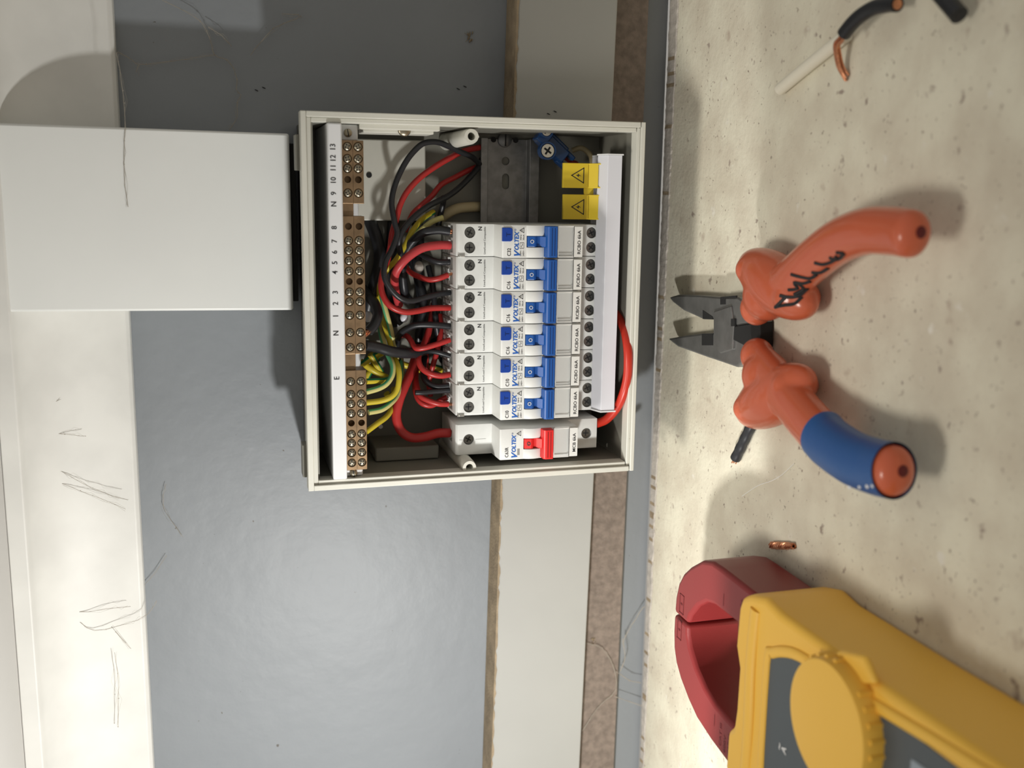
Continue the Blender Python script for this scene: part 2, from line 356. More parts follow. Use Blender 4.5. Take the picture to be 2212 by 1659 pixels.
mb = MB(); mb.lathe([(.0044, 0), (.0042, .0012), (.0030, .0020), (.0005, .0022)], (h0.x, -.0066, h0.z), (0, -1, 0)); mb.box(h0.x-.0036, h0.x+.0036, -.0090, -.0086, h0.z-.0004, h0.z+.0004, 1)
mb.build('rail_screw', [M['steel'], M['dark']], rail, smooth=40, label='round slotted screw holding the rail')
mb = MB()
for dz in (.0068, -.0068): mb.cyl((h0.x, -.0066, h0.z+dz), (0, -1, 0), .0016, .0003)
mb.build('rail_hole', M['dark'], rail)
# ------------------------------------------------------------------ cross-head screw meshes
def screw_mesh(name, m, r, h, dome):
    tmp = MB(); n = 6; pr = [(r, 0)]
    for k in range(n+1):
        a = math.pi/2*k/n; pr.append((max(r*math.cos(a), 2e-4) if dome else r*(1-.12*k/n) if k < n else 2e-4, h*(.35+.65*math.sin(a)) if dome else h))
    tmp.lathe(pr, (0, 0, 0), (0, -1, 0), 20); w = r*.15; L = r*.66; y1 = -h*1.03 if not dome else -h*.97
    for q in ((L, w), (w, L)): tmp.box(-q[0], q[0], y1, -h*.3, -q[1], q[1], 1)      # proud dark cross, painted shade of the recess
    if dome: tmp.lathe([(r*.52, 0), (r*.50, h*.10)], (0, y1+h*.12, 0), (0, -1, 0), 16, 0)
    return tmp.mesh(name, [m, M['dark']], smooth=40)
thing_zero = bpy.data.objects.new('zero', None); COL.objects.link(thing_zero)
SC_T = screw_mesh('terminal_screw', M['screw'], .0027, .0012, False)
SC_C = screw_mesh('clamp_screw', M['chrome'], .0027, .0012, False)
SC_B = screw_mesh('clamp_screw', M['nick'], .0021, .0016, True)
bpy.data.objects.remove(thing_zero)
def put_mesh(name, me, loc, parent, ang=0, lab=None):
    o = bpy.data.objects.new(name, me); COL.objects.link(o); o.parent = parent; o.location = Vector(loc)-world_org(parent); o.rotation_euler = (0, ang, 0)
    if lab: o['label'] = lab
    return o
# ------------------------------------------------------------------ circuit breakers
YT, YN = -.0516, -.068
def warn_tri(mb, c, s_, mi=0, u=(1, 0, 0), v=(0, 0, 1), bolt=True, w=.00032):
    h = s_*.87
    line2(mb, [(-s_/2, -h/2), (s_/2, -h/2), (0, h/2)], w, c, u, v, mi, True)
    if bolt:
        u_ = Vector(u); v_ = Vector(v); c = Vector(c); k = s_*.22
        P = [(.2, 1.0), (-.55, -.15), (.0, -.05), (-.25, -.9), (.6, .3), (.05, .2)]
        mb.add([c+u_*(x*k)+v_*((y-.25)*k) for x, y in P], [(0, 1, 2, 5), (2, 3, 4, 5)], mi)
def breaker_body(xc, root, w, mcb):
    x0, x1 = xc-w/2, xc+w/2
    mb = MB(); P = [(-.014, .0244), (YT+.0016, .0244), (YT, .0232), (YT, .0034), (YN+.0006, .0030), (YN, .0024), (YN, -.0425), (YT, -.0425), (YT, -.0610), (-.014, -.0610)]
    mb.prism(P, x0, x1, 'X')
    for s_ in (-1, 1):   # bulging cheeks beside the toggle
        arc = [(YN-.0013*math.sin(math.pi*(k+.5)/9)-.0001, -.0108-.0098*k/8) for k in range(9)]
        xa, xb = (x0+.0001, xc-.0031) if s_ < 0 else (xc+.0031, x1-.0001)
        mb.prism([(YN+.001, -.0108)]+arc+[(YN+.001, -.0206)], xa, xb, 'X')
    o = mb.build('body', M['plast'], root, bevel=.0003, seg=2)
    bpy.context.view_layer.update(); bake(o)
    c = MB()
    scr = [(xc, .0169), (xc, -.0544)] if mcb else [(xc+.0042, .0169), (xc-.0041, .0169), (xc+.0042, -.0544), (xc-.0041, -.0544)]
    for (x, z) in scr: c.cyl((x, YT+.0032, z), (0, -1, 0), .00315, .006, 24)
    c.box(xc-.0031, xc+.0031, YN-.004, YN+.006, -.0108, -.0262)
    for x in ([xc] if mcb else [xc+.0042, xc-.0041]):
        c.box(x-.0034, x+.0034, -.0415, -.0325, .020, .026); c.box(x-.0034, x+.0034, -.0415, -.0325, -.062, -.058)
    cut(o, c, root); set_smooth(o, 30)
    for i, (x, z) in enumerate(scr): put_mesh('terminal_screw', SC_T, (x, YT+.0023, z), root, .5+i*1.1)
    return x0, x1
def toggle(xc, root, w, col, coln, mcb):
    x0, x1 = xc-w/2, xc+w/2
    mb = MB(); bx = MB()
    mb.prism([(YN+.0005, -.0207), (YN-.0046, -.0211), (YN-.0056, -.0222), (YN-.0056, -.0268), (YN+.0005, -.0274)], x0+.0004, x1-.0004, 'X')
    mb.prism([(YN+.0045, -.0110), (YN-.0003, -.0112), (YN-.0012, -.0150), (YN-.0008, -.0162), (YN+.0004, -.0168), (YN+.0002, -.0185), (YN-.003, -.0215), (YN+.0045, -.0215)], xc-.0029, xc+.0029, 'X')
    o = mb.build('toggle', col, root, bevel=.0004, label=coln, seg=2)
    g = MB()
    for z in (-.0236, -.0252): g.box(x0+.0014, x1-.0014, YN-.00570, YN-.0054, z-.00016, z+.00016)
    g.build('grip_line', M['navy'] if not mcb else M['mredd'], o)
    z = MB(); pts = [(math.cos(a)*.00085, math.sin(a)*.00085*1.05) for a in [2*math.pi*k/18 for k in range(18)]]
    line2(z, pts, .0004, (xc, YN-.00125, -.0136), close=True); z.build('off_mark', M['inkw'], o)
def window(xc, root, w, txt):
    x0, x1 = xc-w/2, xc+w/2
    mb = MB(); mb.box(x0+.0010, x1-.0010, YN-.0004, YN+.0002, -.0368, -.0284); mb.build('label_card', M['label'], root)
    mb = MB(); mb.box(x0+.0003, x1-.0003, YN-.0020, YN-.0005, -.0424, -.0280)
    fr = mb.build('label_window', M['clear'], root, bevel=.0003)
    fm = MB(); fm.box(x0+.0006, x1-.0006, YN-.0023, YN-.0019, -.0375, -.0370); fm.box(x0+.0006, x1-.0006, YN-.0023, YN-.0019, -.0423, -.0370)
    fm.box(x0+.0003, x0+.0009, YN-.0023, YN-.0019, -.0370, -.0280); fm.box(x1-.0009, x1-.0003, YN-.0023, YN-.0019, -.0370, -.0280); fm.box(x0+.0009, x1-.0009, YN-.0023, YN-.0019, -.0285, -.0280)
    fm.build('window_frame', M['label'], fr, bevel=.0001)
    tm = MB(); put_text(tm, txt, .0128 if txt[0] == 'R' else .0108, .0019, (xc-.0003, YN-.00240, -.0402), bold=.012); tm.build('lettering', M['ink'], fr)
def prints(xc, root, mcb):
    y = YN-.00012; mb = MB()
    put_text(mb, 'OLTEX', .0102, .0026, (xc+.0005, y, -.0051), shear=.22, bold=.035); put_text(mb, 'V', .0034, .0036, (xc-.0060, y, -.0055), shear=.35, bold=.035)
    line2(mb, [(math.cos(a)*.0004, math.sin(a)*.0004) for a in [k*.7 for k in range(9)]], .00014, (xc+.0062, y, -.0043), close=True)
    mb.build('brand_lettering', M['inkb'], root)
    mb = MB(); warn_tri(mb, (xc+.0060, y, -.0080), .0026, w=.00028)
    if not mcb:
        put_text(mb, '230V~', .0036, .0009, (xc-.0062, y, -.0074)); put_text(mb, '240V~', .0036, .0009, (xc-.0062, y, -.0090))
        put_text(mb, '50Hz', .0030, .0009, (xc+.0022, y, -.0074)); put_text(mb, '30mA', .0030, .0009, (xc+.0022, y, -.0090))
        line2(mb, [(-.0015, -.0011), (.0015, -.0011), (.0015, .0011), (-.0015, .0011)], .00018, (xc-.0022, y, -.0081), close=True)
        line2(mb, [(-.0010, 0), (-.0004, .0005), (.0004, -.0005), (.0010, 0)], .00018, (xc-.0022, y, -.0081))
        mb.build('rating_print', M['ink'], root); mb = MB()
        yt = YT-.00012
        put_text(mb, 'N', .0020, .0022, (xc+.0063, yt, .0112), bold=.02); put_text(mb, 'Line/Load Compatible', .0150, .0013, (xc-.0002, yt, .0084)); mb.build('terminal_print', M['ink'], root); mb = MB()
        put_text(mb, 'N', .0020, .0022, (xc+.0063, yt, -.0475), bold=.02); put_text(mb, 'OUTPUT', .0050, .0010, (xc+.0010, yt, -.0482))
    mb.build('warning_mark' if mcb else 'output_print', M['ink'], root)
    if mcb:
        mb = MB(); mb.box(xc-.0064, xc-.0028, y, y+.0001, -.0086, -.0072); put_text(mb, 'OUTPUT', .0050, .0011, (xc+.0010, YT-.00012, -.0480)); line2(mb, [(xc, .0205), (xc, .0225)], .00012, (0, YT-.00012, 0)); line2(mb, [(xc, .0130), (xc, .0070)], .00012, (0, YT-.00012, 0))
        mb.build('grey_print', M['inkg'], root)
XM = .0142
proto = thing('circuit_breaker', 'x', 'circuit breaker', (XM, -.014, -.061), 'blue toggle breakers in a row on the mounting rail')
WB = .0177
x0, x1 = breaker_body(XM, proto, WB, False); toggle(XM, proto, WB, M['blue'], 'blue switch toggle marked O', False); window(XM, proto, WB, 'RCBO 6kA'); prints(XM, proto, False)
mb = MB(); cxt = XM+.0038; P = [(cxt-.0037, .0031), (cxt+.0037, .0031), (cxt+.0037, -.0014), (cxt+.0033, -.0023), (cxt+.0024, -.0027), (cxt-.0024, -.0027), (cxt-.0033, -.0023), (cxt-.0037, -.0014)]
mb.prism(P, YN-.0009, YN+.001, 'Y'); tb = mb.build('test_button', M['dblue'], proto, bevel=.0003, label='blue test button marked T')
mb = MB(); put_text(mb, 'T', .0022, .0024, (cxt, YN-.00100, -.0002)); mb.build('lettering', M['navy'], tb)
for z in (.0218, -.0590):
    mb = MB(); mb.box(x0-.0004, x0+.0010, YT-.0009, YT+.0005, z-.0020, z+.0020 if z > 0 else z+.0012); mb.box(x0-.0002, x0+.0006, YT-.0012, YT-.0008, z-.0012, z+.0010)
    mb.build('metal_clip', M['chrome'], proto, bevel=.0002)
mb = MB()
for i in range(5): mb.box(x0+.001+i*.0033, x0+.0032+i*.0033, -.0320, -.0200, .0243, .0250)
mb.build('vent_ribs', M['plast'], proto)
LB = [('C32', 'blue toggle breaker marked C32, nearest the bare end of the rail'),
      ('C16', 'blue toggle breaker marked C16, directly beside the C32 breaker'),
      ('C16', 'blue toggle breaker marked C16, middle one of the three C16 breakers'),
      ('C16', 'blue toggle breaker marked C16, directly beside a C10 breaker'),
      ('C10', 'blue toggle breaker marked C10, directly beside a C16 breaker'),
      ('C10', 'blue toggle breaker marked C10, last of the blue ones, next to the red toggle breaker')]
brk = [proto]
for k in range(1, 6):
    c = copy_tree(proto); c.location = Vector((XM-.018*k, -.014, -.061)); ORG[c.name] = Vector(c.location); brk.append(c)
for k, (c, (t_, lab)) in enumerate(zip(brk, LB)):
    c['label'] = lab; mb = MB(); put_text(mb, t_, .0042, .0021, (XM-.018*k-.0057, YN-.00012, -.0009), bold=.012); mb.build('rating_lettering', M['ink'], c)
XC = -.0988
mc = thing('circuit_breaker', 'single red toggle main breaker marked C63R, apart from the blue ones', 'circuit breaker', (XC, -.014, -.061))
breaker_body(XC, mc, .0177, True); toggle(XC, mc, .0177, M['red'], 'red switch toggle marked O', True); window(XC, mc, .0177, 'MCB 6kA'); prints(XC, mc, True)
mb = MB(); put_text(mb, 'C63R', .0058, .0020, (XC-.0045, YN-.00012, -.0010), bold=.012); mb.build('rating_lettering', M['ink'], mc)
# ------------------------------------------------------------------ neutral / earth link bars
lk = thing('terminal_link', 'numbered white and brass neutral and earth terminal link along the top of the box', 'terminal block', (-.02, -.0045, .075))
mb = MB(); mb.box(-.1131, .0738, -.0682, -.0046, .0882, .0957); mb.box(-.1131, .0735, -.030, -.0045, .0750, .0888)
mb.box(-.1130, -.1092, -.0630, -.030, .0790, .0888); mb.box(.0655, .0737, -.060, -.030, .0790, .0888)
cr_ = mb.build('label_carrier', M['strip'], lk, bevel=.0008, smooth=30)
mb = MB(); YS = -.0684
for s_, py in (('13', 317), ('12', 341), ('11', 363), ('10', 389), ('9', 418), ('N', 441), ('8', 492), ('7', 521), ('6', 545), ('5', 568), ('4', 589), ('3', 632), ('2', 656), ('1', 683), ('N', 720), ('E', 817)):
    p = onY(718+(py-500)*.022, py, YS); put_text(mb, s_, None, .0028, (p.x, YS, .0930), bold=.008)
mb.build('lettering', M['ink'], cr_)
blocks = [((303, 440), [317, 343, 364, 417], [388]), ((467, 765), [519.5, 541, 563, 585.5, 630.5, 651.5, 681, 718, 750], [489, 608]), ((800, 1015), [824, 851.5, 872, 893, 937.5, 957, 978, 999.6], [914])]
YB = -.065; zc = (.0852, .0797)
for (pa, pb), scs, hol in blocks:
    xa, xb = onY(765, pb, YB).x, onY(765, pa, YB).x
    mb = MB(); mb.box(xa, xb, YB, -.0520, .0769, .0880); br = mb.build('brass_bar', M['brass'], lk, bevel=.0002); bake(br)
    c = MB()
    for py in scs+hol:
        x = onY(765, py, YB).x
        for z in zc: c.cyl((x, YB+(.0012 if py in scs else .006), z), (0, -1, 0), .0024 if py in scs else .0018, .01, 20)
    cut(br, c, lk); c = MB(); c.box(xa-.001, xb+.001, YB-.001, YB+.0005, .08230, .08260); cut(br, c, lk)
    for py in scs:
        x = onY(765, py, YB).x
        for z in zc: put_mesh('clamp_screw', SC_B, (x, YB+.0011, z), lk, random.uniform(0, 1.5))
for pa, pb in ((440, 467), (765, 800)):
    mb = MB(); mb.box(onY(765, pb+3, YB).x, onY(765, pa-3, YB).x, YB+.002, YB+.0035, .0822, .0878); mb.build('link_plate', M['brass'], lk)
for X, Y in ((-.1112, -.0632), (.0694, -.0602)):
    mb = MB(); mb.lathe([(.0022, 0), (.0020, .0009), (.0011, .0015), (.0003, .0016)], (X, Y, .0842), (0, -1, 0)); a_ = .35
    mb.hexa([(X-.0019, Y-.0012, .0837), (X+.0019, Y-.0012, .0843), (X+.0019, Y-.0012, .0848), (X-.0019, Y-.0012, .0842)], [(X-.0019, Y-.0017, .0837), (X+.0019, Y-.0017, .0843), (X+.0019, Y-.0017, .0848), (X-.0019, Y-.0017, .0842)], 1)
    mb.build('slotted_screw', [M['nick'], M['dark']], lk, smooth=40)
# ------------------------------------------------------------------ busbar, shields, connector
mb = MB(); mb.prism([(-.0620, -.0675), (-.0620, -.0590), (-.0530, -.0562), (-.0526, -.0614), (-.030, -.0614), (-.030, -.0675)], -.0834, .0614, 'X')
bb = thing('comb_busbar', 'long white busbar cover across the lower terminals of the blue breakers', 'busbar', (-.01, -.03, -.0675)); mb.build('cover', M['bus'], bb, bevel=.0003)
mb = MB(); mb.prism([(-.0626, -.0680), (-.0626, -.0586), (-.0535, -.0556), (-.0522, -.0614), (-.030, -.0614), (-.030, -.0680)], .0614, .0622, 'X'); mb.prism([(-.0626, -.0680), (-.0626, -.0586), (-.0535, -.0556), (-.0522, -.0614), (-.030, -.0614), (-.030, -.0680)], -.0842, -.0834, 'X')
mb.build('end_cap', M['strip'], bb)
sh = thing('busbar_shield', 'yellow double shield with two black lightning triangles, clipped on the white busbar', 'shield', (.041, -.05, -.062))
def plate(pa, pb, pc):
    ya = -.0500
    p0 = onY(1216, pb, ya); p1 = onY(1272, pa, ya); e = onY(1299, pa, ya)
    mb = MB(); xa, xb = onY(1240, pb, ya).x, onY(1240, pa, ya).x
    mb.box(xa, xb, ya, ya+.0022, p1.z, p0.z); mb.prism([(ya, p1.z+.0001), (ya-.0055, p1.z-.0045), (ya-.0075, -.0585), (ya-.0040, -.0585), (ya+.0022, p1.z+.0001)], xa, xa+.0008, 'X')
    mb.prism([(ya, p1.z+.0001), (ya-.0055, p1.z-.0045), (ya-.0075, -.0585), (ya-.0040, -.0585), (ya+.0022, p1.z+.0001)], xb-.0008, xb, 'X')
    mb.prism([(ya, p1.z), (ya-.0050, p1.z-.0040), (ya-.0036, p1.z-.0044), (ya+.0022, p1.z-.001)], xa, xb, 'X')
    o = mb.build('shield_plate', M['yelcap'], sh, bevel=.0003)
    c = onY(1248, (pa+pb)/2, ya-.0001); t_ = MB(); warn_tri(t_, (c.x, ya-.0001, c.z), .0082, w=.0005); t_.build('warning_mark', M['ink'], o)
plate(352, 406, 0); plate(420, 474, 0)
mb = MB(); pa_, pb_ = onY(1263, 424, -.050), onY(1283, 402, -.050); mb.box(pa_.x, pb_.x, -.0495, -.048, pb_.z, pa_.z); mb.build('link_strip', M['yelcap'], sh)
cn = thing('screw_connector', 'translucent blue insulated screw connector lying loose in the lower right corner of the box', 'connector', tuple(onY(1190, 320, -.012)))
c0 = onY(1192, 318, -.022); ax = (onY(1232, 350, -.022)-onY(1165, 285, -.022)).normalized(); sd = Vector((0, 1, 0)).cross(ax)
def obox(mb, c, a, b, cc, la, lb, lc, mi=0):
    vs = [c+a*(i*la)+b*(j*lb)+cc*(k*lc) for i in (-1, 1) for j in (-1, 1) for k in (-1, 1)]
    mb.add(vs, [(0, 1, 3, 2), (4, 6, 7, 5), (0, 4, 5, 1), (2, 3, 7, 6), (0, 2, 6, 4), (1, 5, 7, 3)], mi)
mb = MB(); Yv = Vector((0, 1, 0)); obox(mb, c0, ax, sd, Yv, .0095, .0040, .0050); obox(mb, c0+ax*.001-sd*.0042, ax, sd, Yv, .0070, .0018, .0030)
obox(mb, c0-ax*.0085-Yv*.003, ax, sd, Yv, .0035, .0045, .0045)
for s_ in (-.0035, .0035): obox(mb, c0+ax*.0105+sd*s_, ax, sd, Yv, .0040, .0014, .0030)
mb.build('housing', M['bluec'], cn, bevel=.0007, smooth=40)
for q, r_ in (((1180, 326), .0042), ((1178, 283), .0032)):
    p = onY(*q, -.0300); m2 = MB(); m2.lathe([(r_+.0009, 0), (r_+.0009, .0040), (r_, .0040), (r_, .001)], (p.x, -.0290, p.z), (0, -1, 0), 24); m2.build('screw_socket', M['bluec'], cn, smooth=40)
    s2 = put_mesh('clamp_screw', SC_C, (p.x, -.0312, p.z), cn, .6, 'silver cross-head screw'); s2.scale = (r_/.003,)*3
# ------------------------------------------------------------------ cables
def cable(label, mats, r, pts, copper=None, group=None, stripe=None, name='cable', cat='cable', seg=14):
    P = [onY(*p) for p in pts]
    if copper:
        t = thing(name, label, cat, tuple(P[0]), group); mb = MB(); mb.tube(P, r, seg, stripe=stripe); mb.build('sheath', mats, t, smooth=60)
        for end in copper:
            a_, b_ = (P[0], P[1]) if end == 0 else (P[-1], P[-2]); d = (a_-b_).normalized(); mb = MB()
            for k in range(7):
                q = Vector((math.cos(k)*r*.4, math.sin(k*2)*r*.3, math.sin(k)*r*.4)); mb.tube([a_+q-d*.001, a_+q*.9+d*.0025], r*.22, 6, sub=1)
            mb.build('copper_core', M['copper'], t, smooth=60, label='bare copper strands')
        return t
    mb = MB(); mb.tube(P, r, seg, stripe=stripe, up=(0, -1, 0) if stripe else None); o = mb.build(name, mats, smooth=60); return tag(o, label, cat, group)
R1 = .00155
B_, RD = M['black'], M['redw']
cable('black cable looping past the upper cover post down to the middle C16 breaker', B_, .0016, [(1040, 358, -.0075), (1036, 354, -.012), (1019, 339, -.020), (992, 327, -.026), (971, 317, -.030), (944, 307, -.034), (917, 309, -.036), (897, 324, -.036), (876, 351, -.036), (856, 392, -.036), (846, 435, -.038), (852, 478, -.040), (858, 505, -.041), (846, 540, -.043), (833, 565, -.045), (830, 596, -.047), (843, 623, -.047), (866, 645, -.046), (890, 650, -.044), (924, 641, -.041), (955, 634, -.038), (972, 632, -.036)])
cable('black cable running straight from the rail down into the wire bundle', B_, .0017, [(1040, 345, -.0075), (1030, 365, -.013), (1000, 398, -.018), (969, 423, -.022), (924, 446, -.028), (890, 473, -.033), (867, 503, -.037), (862, 530, -.036), (868, 560, -.030), (872, 600, -.022), (868, 640, -.012)])
cable('short black cable branching down beside the bare rail', B_, .0017, [(958, 425, -.018), (957, 440, -.016), (950, 470, -.012), (946, 500, -.010)])
cable('long red cable arching from the rail down to the middle C16 breaker', RD, .0017, [(1040, 317, -.0075), (1034, 319, -.011), (1010, 324, -.018), (987, 333, -.022), (946, 356, -.026), (908, 383, -.028), (881, 412, -.030), (865, 441, -.032), (856, 473, -.034), (847, 505, -.036), (843, 535, -.037), (836, 565, -.038), (826, 592, -.040), (823, 620, -.042), (831, 646, -.044), (847, 664, -.045), (874, 674, -.044), (901, 672, -.042), (931, 666, -.039), (972, 665, -.036)])
cable('shorter red cable under the black one, from the rail into the bundle', RD, .0016, [(1038, 358, -.0072), (1014, 367, -.010), (983, 383, -.012), (953, 399, -.014), (933, 423, -.016), (908, 446, -.018), (890, 465, -.018), (875, 500, -.016)])
cable('thick pinkish red cable bending into the C32 breaker', M['redp'], .0024, [(972, 530, -.037), (946, 530, -.039), (912, 536, -.042), (883, 554, -.043), (863, 575, -.042), (853, 596, -.038), (853, 620, -.032), (858, 645, -.024), (862, 658, -.016)])
cable('thick glossy black cable entering the C32 breaker beside the red one', B_, .0024, [(971, 500, -.037), (944, 497, -.037), (912, 504, -.036), (888, 526, -.032), (874, 556, -.027), (870, 590, -.024), (874, 630, -.020), (884, 650, -.010)], copper=[0])
cable('grey black cable entering the first C16 breaker beside the C32', B_, .0017, [(972, 566, -.037), (946, 566, -.037), (924, 557, -.034), (905, 547, -.028), (893, 542, -.020)])
cable('red cable entering the first C16 breaker beside the C32', RD, .0016, [(968, 594, -.037), (946, 602, -.037), (924, 604, -.035), (901, 596, -.031), (883, 585, -.026), (870, 565, -.018)], copper=[0])
cable('black cable entering the C16 breaker that stands next to a C10', B_, .0019, [(972, 705, -.037), (935, 702, -.038), (901, 702, -.037), (879, 710, -.034), (863, 723, -.030), (857, 745, -.024), (860, 775, -.016)])
cable('kinked red cable entering the C16 breaker that stands next to a C10', RD, .0016, [(972, 734, -.037), (946, 743, -.038), (919, 751, -.038), (902, 753, -.037), (894, 748, -.035), (888, 737, -.032), (879, 726, -.028), (866, 723, -.020)])
cable('black cable entering the C10 breaker that stands next to a C16', B_, .0015, [(972, 769, -.037), (946, 761, -.037), (922, 758, -.034), (905, 760, -.026), (890, 765, -.018)])
cable('red cable curving into the C10 breaker that stands next to a C16', RD, .0017, [(972, 809, -.037), (951, 812, -.038), (928, 807, -.038), (911, 795, -.036), (904, 777, -.033), (908, 758, -.028), (920, 732, -.022), (930, 696, -.018), (935, 660, -.014)])
cable('thick black main neutral cable from the brass link into the bundle', B_, .0030, [(789, 746, -.047), (800, 747, -.046), (818, 751, -.044), (845, 759, -.042), (874, 763, -.038), (903, 761, -.030), (925, 752, -.020), (940, 740, -.010)])
cable('thick black cable curling beside link screws 1 and 2, cut end showing copper', B_, .0029, [(796, 716, -.046), (808, 702, -.044), (816, 680, -.040), (810, 657, -.034), (796, 640, -.026), (785, 625, -.014)], copper=[0])
cable('black cable curling down into the C10 breaker next to the main breaker', B_, .0017, [(970, 833, -.037), (942, 835, -.037), (924, 827, -.035), (915, 813, -.031), (914, 795, -.026), (918, 770, -.018)])
cable('black cable stub lying under the C10 breaker terminals', B_, .0015, [(971, 843, -.038), (935, 846, -.039), (912, 848, -.040), (897, 848, -.040)])
cable('red cable with bared end at the C10 breaker next to the main breaker', RD, .0017, [(968, 873, -.038), (946, 872, -.039), (924, 865, -.038), (908, 855, -.036), (901, 838, -.032), (898, 815, -.024), (900, 790, -.016)], copper=[0])
cable('second red cable doubling the one at the C10 breaker next to the main breaker', RD, .0016, [(966, 858, -.034), (950, 866, -.033), (932, 876, -.034), (915, 873, -.034), (903, 862, -.032), (897, 842, -.028), (896, 815, -.020)])
cable('thick red main cable looping from the bundle into the C63R breaker', RD, .0027, [(972, 935, -.037), (946, 936, -.038), (916, 944, -.039), (888, 945, -.039), (866, 930, -.038), (856, 900, -.037), (862, 866, -.036), (874, 835, -.033), (887, 805, -.028), (896, 778, -.022), (905, 750, -.014)])
cable('thick bright red cable bulging around the lower end of the white busbar', M['reds'], .0026, [(1278, 918, -.042), (1292, 914, -.046), (1311, 905, -.052), (1333, 880, -.058), (1347, 849, -.063), (1355, 815, -.065), (1357, 776, -.066), (1355, 743, -.064), (1349, 713, -.058), (1340, 692, -.051), (1328, 676, -.044)])
gp = 'green and yellow earth cables below the earth link'
EY = [M['yel'], M['grn']]; EP = [M['pyel'], M['pgrn']]
def earth(lab, pts, pale=False, ph=0, r=.0016): cable(lab, EP if pale else EY, r, pts, stripe=(.34, 1, (11 if ph % 2 else 6), .03), group=None)
earth('yellow earth cable from the uppermost earth screw straight under the bundle', [(791, 824, -.047), (811, 823, -.045), (829, 822, -.040), (845, 815, -.032), (852, 795, -.022)], ph=2)
earth('pale yellow green earth cable from the second earth screw curving up the bundle', [(791, 847, -.048), (818, 839, -.047), (836, 828, -.046), (847, 810, -.044), (848, 788, -.041), (838, 765, -.036), (829, 741, -.030), (822, 715, -.022), (820, 690, -.014)], True, 4)
earth('bright yellow earth cable from the third earth screw running the whole bundle up', [(791, 870, -.048), (822, 866, -.047), (844, 858, -.047), (857, 843, -.046), (862, 820, -.045), (861, 797, -.042), (853, 775, -.036), (845, 748, -.030), (835, 715, -.026), (825, 680, -.026), (820, 650, -.027), (821, 615, -.028), (836, 583, -.030), (855, 562, -.032), (874, 532, -.031), (891, 499, -.028), (912, 474, -.022), (936, 458, -.014)], ph=5)
earth('mint green earth cable from the fourth earth screw', [(796, 891, -.048), (824, 885, -.046), (844, 871, -.043), (857, 855, -.038), (866, 830, -.032), (868, 800, -.024), (866, 775, -.014)], True, 8)
earth('yellow earth cable from the screw below the empty earth hole', [(791, 933, -.048), (815, 915, -.045), (836, 899, -.040), (847, 880, -.035), (851, 860, -.028), (850, 840, -.018)], ph=3)
earth('pale earth cable between the long yellow one and the black main neutral', [(858, 775, -.018), (850, 740, -.026), (842, 705, -.030), (833, 672, -.031), (825, 640, -.029), (822, 612, -.022)], True, 6)
earth('green yellow earth cable running up to the white stub near the C32 breaker', [(957, 470, -.030), (945, 474, -.030), (930, 481, -.029), (910, 497, -.027), (886, 516, -.022), (868, 545, -.014)], True, 9)
for i, pts in enumerate([[(772, 796, -.020), (800, 775, -.018), (825, 762, -.014)], [(778, 780, -.016), (806, 800, -.018), (835, 815, -.016)], [(800, 765, -.020), (815, 790, -.018), (828, 812, -.014)], [(850, 780, -.012), (880, 790, -.014), (912, 800, -.010)], [(918, 790, -.012), (945, 795, -.014), (962, 802, -.010)], [(835, 850, -.020), (842, 862, -.018), (846, 895, -.012)], [(816, 770, -.012), (800, 800, -.012), (786, 826, -.012)]]):
    earth(['dark earth cable crossing deep behind the brass link gap', 'dark earth cable slanting behind the first earth screws', 'dark earth cable steeply crossing behind the main neutral', 'dark green cable deep below the main neutral', 'dark green cable glimpsed under a C10 breaker', 'dark green cable behind the bright yellow earth cable bend', 'dark green cable lying lowest behind the earth link'][i], pts, ph=i*3, r=.0019)
for lab, m_, r, pts in [('red cable rising behind the two C10 breaker cables', RD, .0016, [(925, 830, -.018), (935, 790, -.022), (945, 755, -.022), (952, 715, -.018), (950, 680, -.012)]),
        ('dark red cable deep beside the kinked red cable', RD, .0016, [(930, 855, -.012), (922, 800, -.016), (921, 750, -.018), (930, 700, -.018), (936, 655, -.012)]),
        ('dark black cable deep behind the middle C16 breaker', B_, .0017, [(955, 780, -.010), (945, 720, -.018), (940, 680, -.020), (935, 620, -.018), (925, 575, -.012)]),
        ('dark black cable deep behind the long red cable', B_, .0024, [(900, 770, -.008), (905, 720, -.014), (915, 660, -.016), (905, 610, -.014), (890, 560, -.010)]),
        ('thick black cable deep behind link screws 6 and 7', B_, .0036, [(796, 470, -.008), (815, 520, -.012), (820, 570, -.013), (800, 640, -.012), (792, 690, -.008)]),
        ('thick black cable deep behind the thin loops', B_, .0036, [(850, 480, -.008), (845, 540, -.011), (835, 600, -.012), (842, 660, -.012), (860, 700, -.010)]),
        ('black sheathed cable deep under the C32 cables', B_, .0032, [(900, 470, -.008), (905, 520, -.010), (900, 570, -.012), (910, 640, -.012), (900, 700, -.009)]),
        ('cream sheathed cable bending beside the bare rail', M['cream'], .0030, [(945, 478, -.006), (965, 462, -.010), (990, 450, -.011), (1020, 447, -.009), (1040, 447, -.005)]),
        ('red cable stub inside the blue screw connector', RD, .0016, [(1218, 336, -.020), (1232, 348, -.014), (1245, 354, -.010)]),
        ('pale cable curving behind the blue screw connector', M['cream'], .0016, [(1236, 325, -.012), (1256, 320, -.014), (1275, 335, -.014), (1280, 355, -.010)]),
        ('dark cable coming out under the upper busbar end', B_, .0042, [(1352, 500, -.014), (1362, 530, -.022), (1356, 560, -.026), (1338, 580, -.022)]),
        ('dark red cable end behind the upper busbar part', RD, .0022, [(1340, 470, -.020), (1345, 500, -.024), (1340, 530, -.022)])]:
    cable(lab, m_, r, pts)
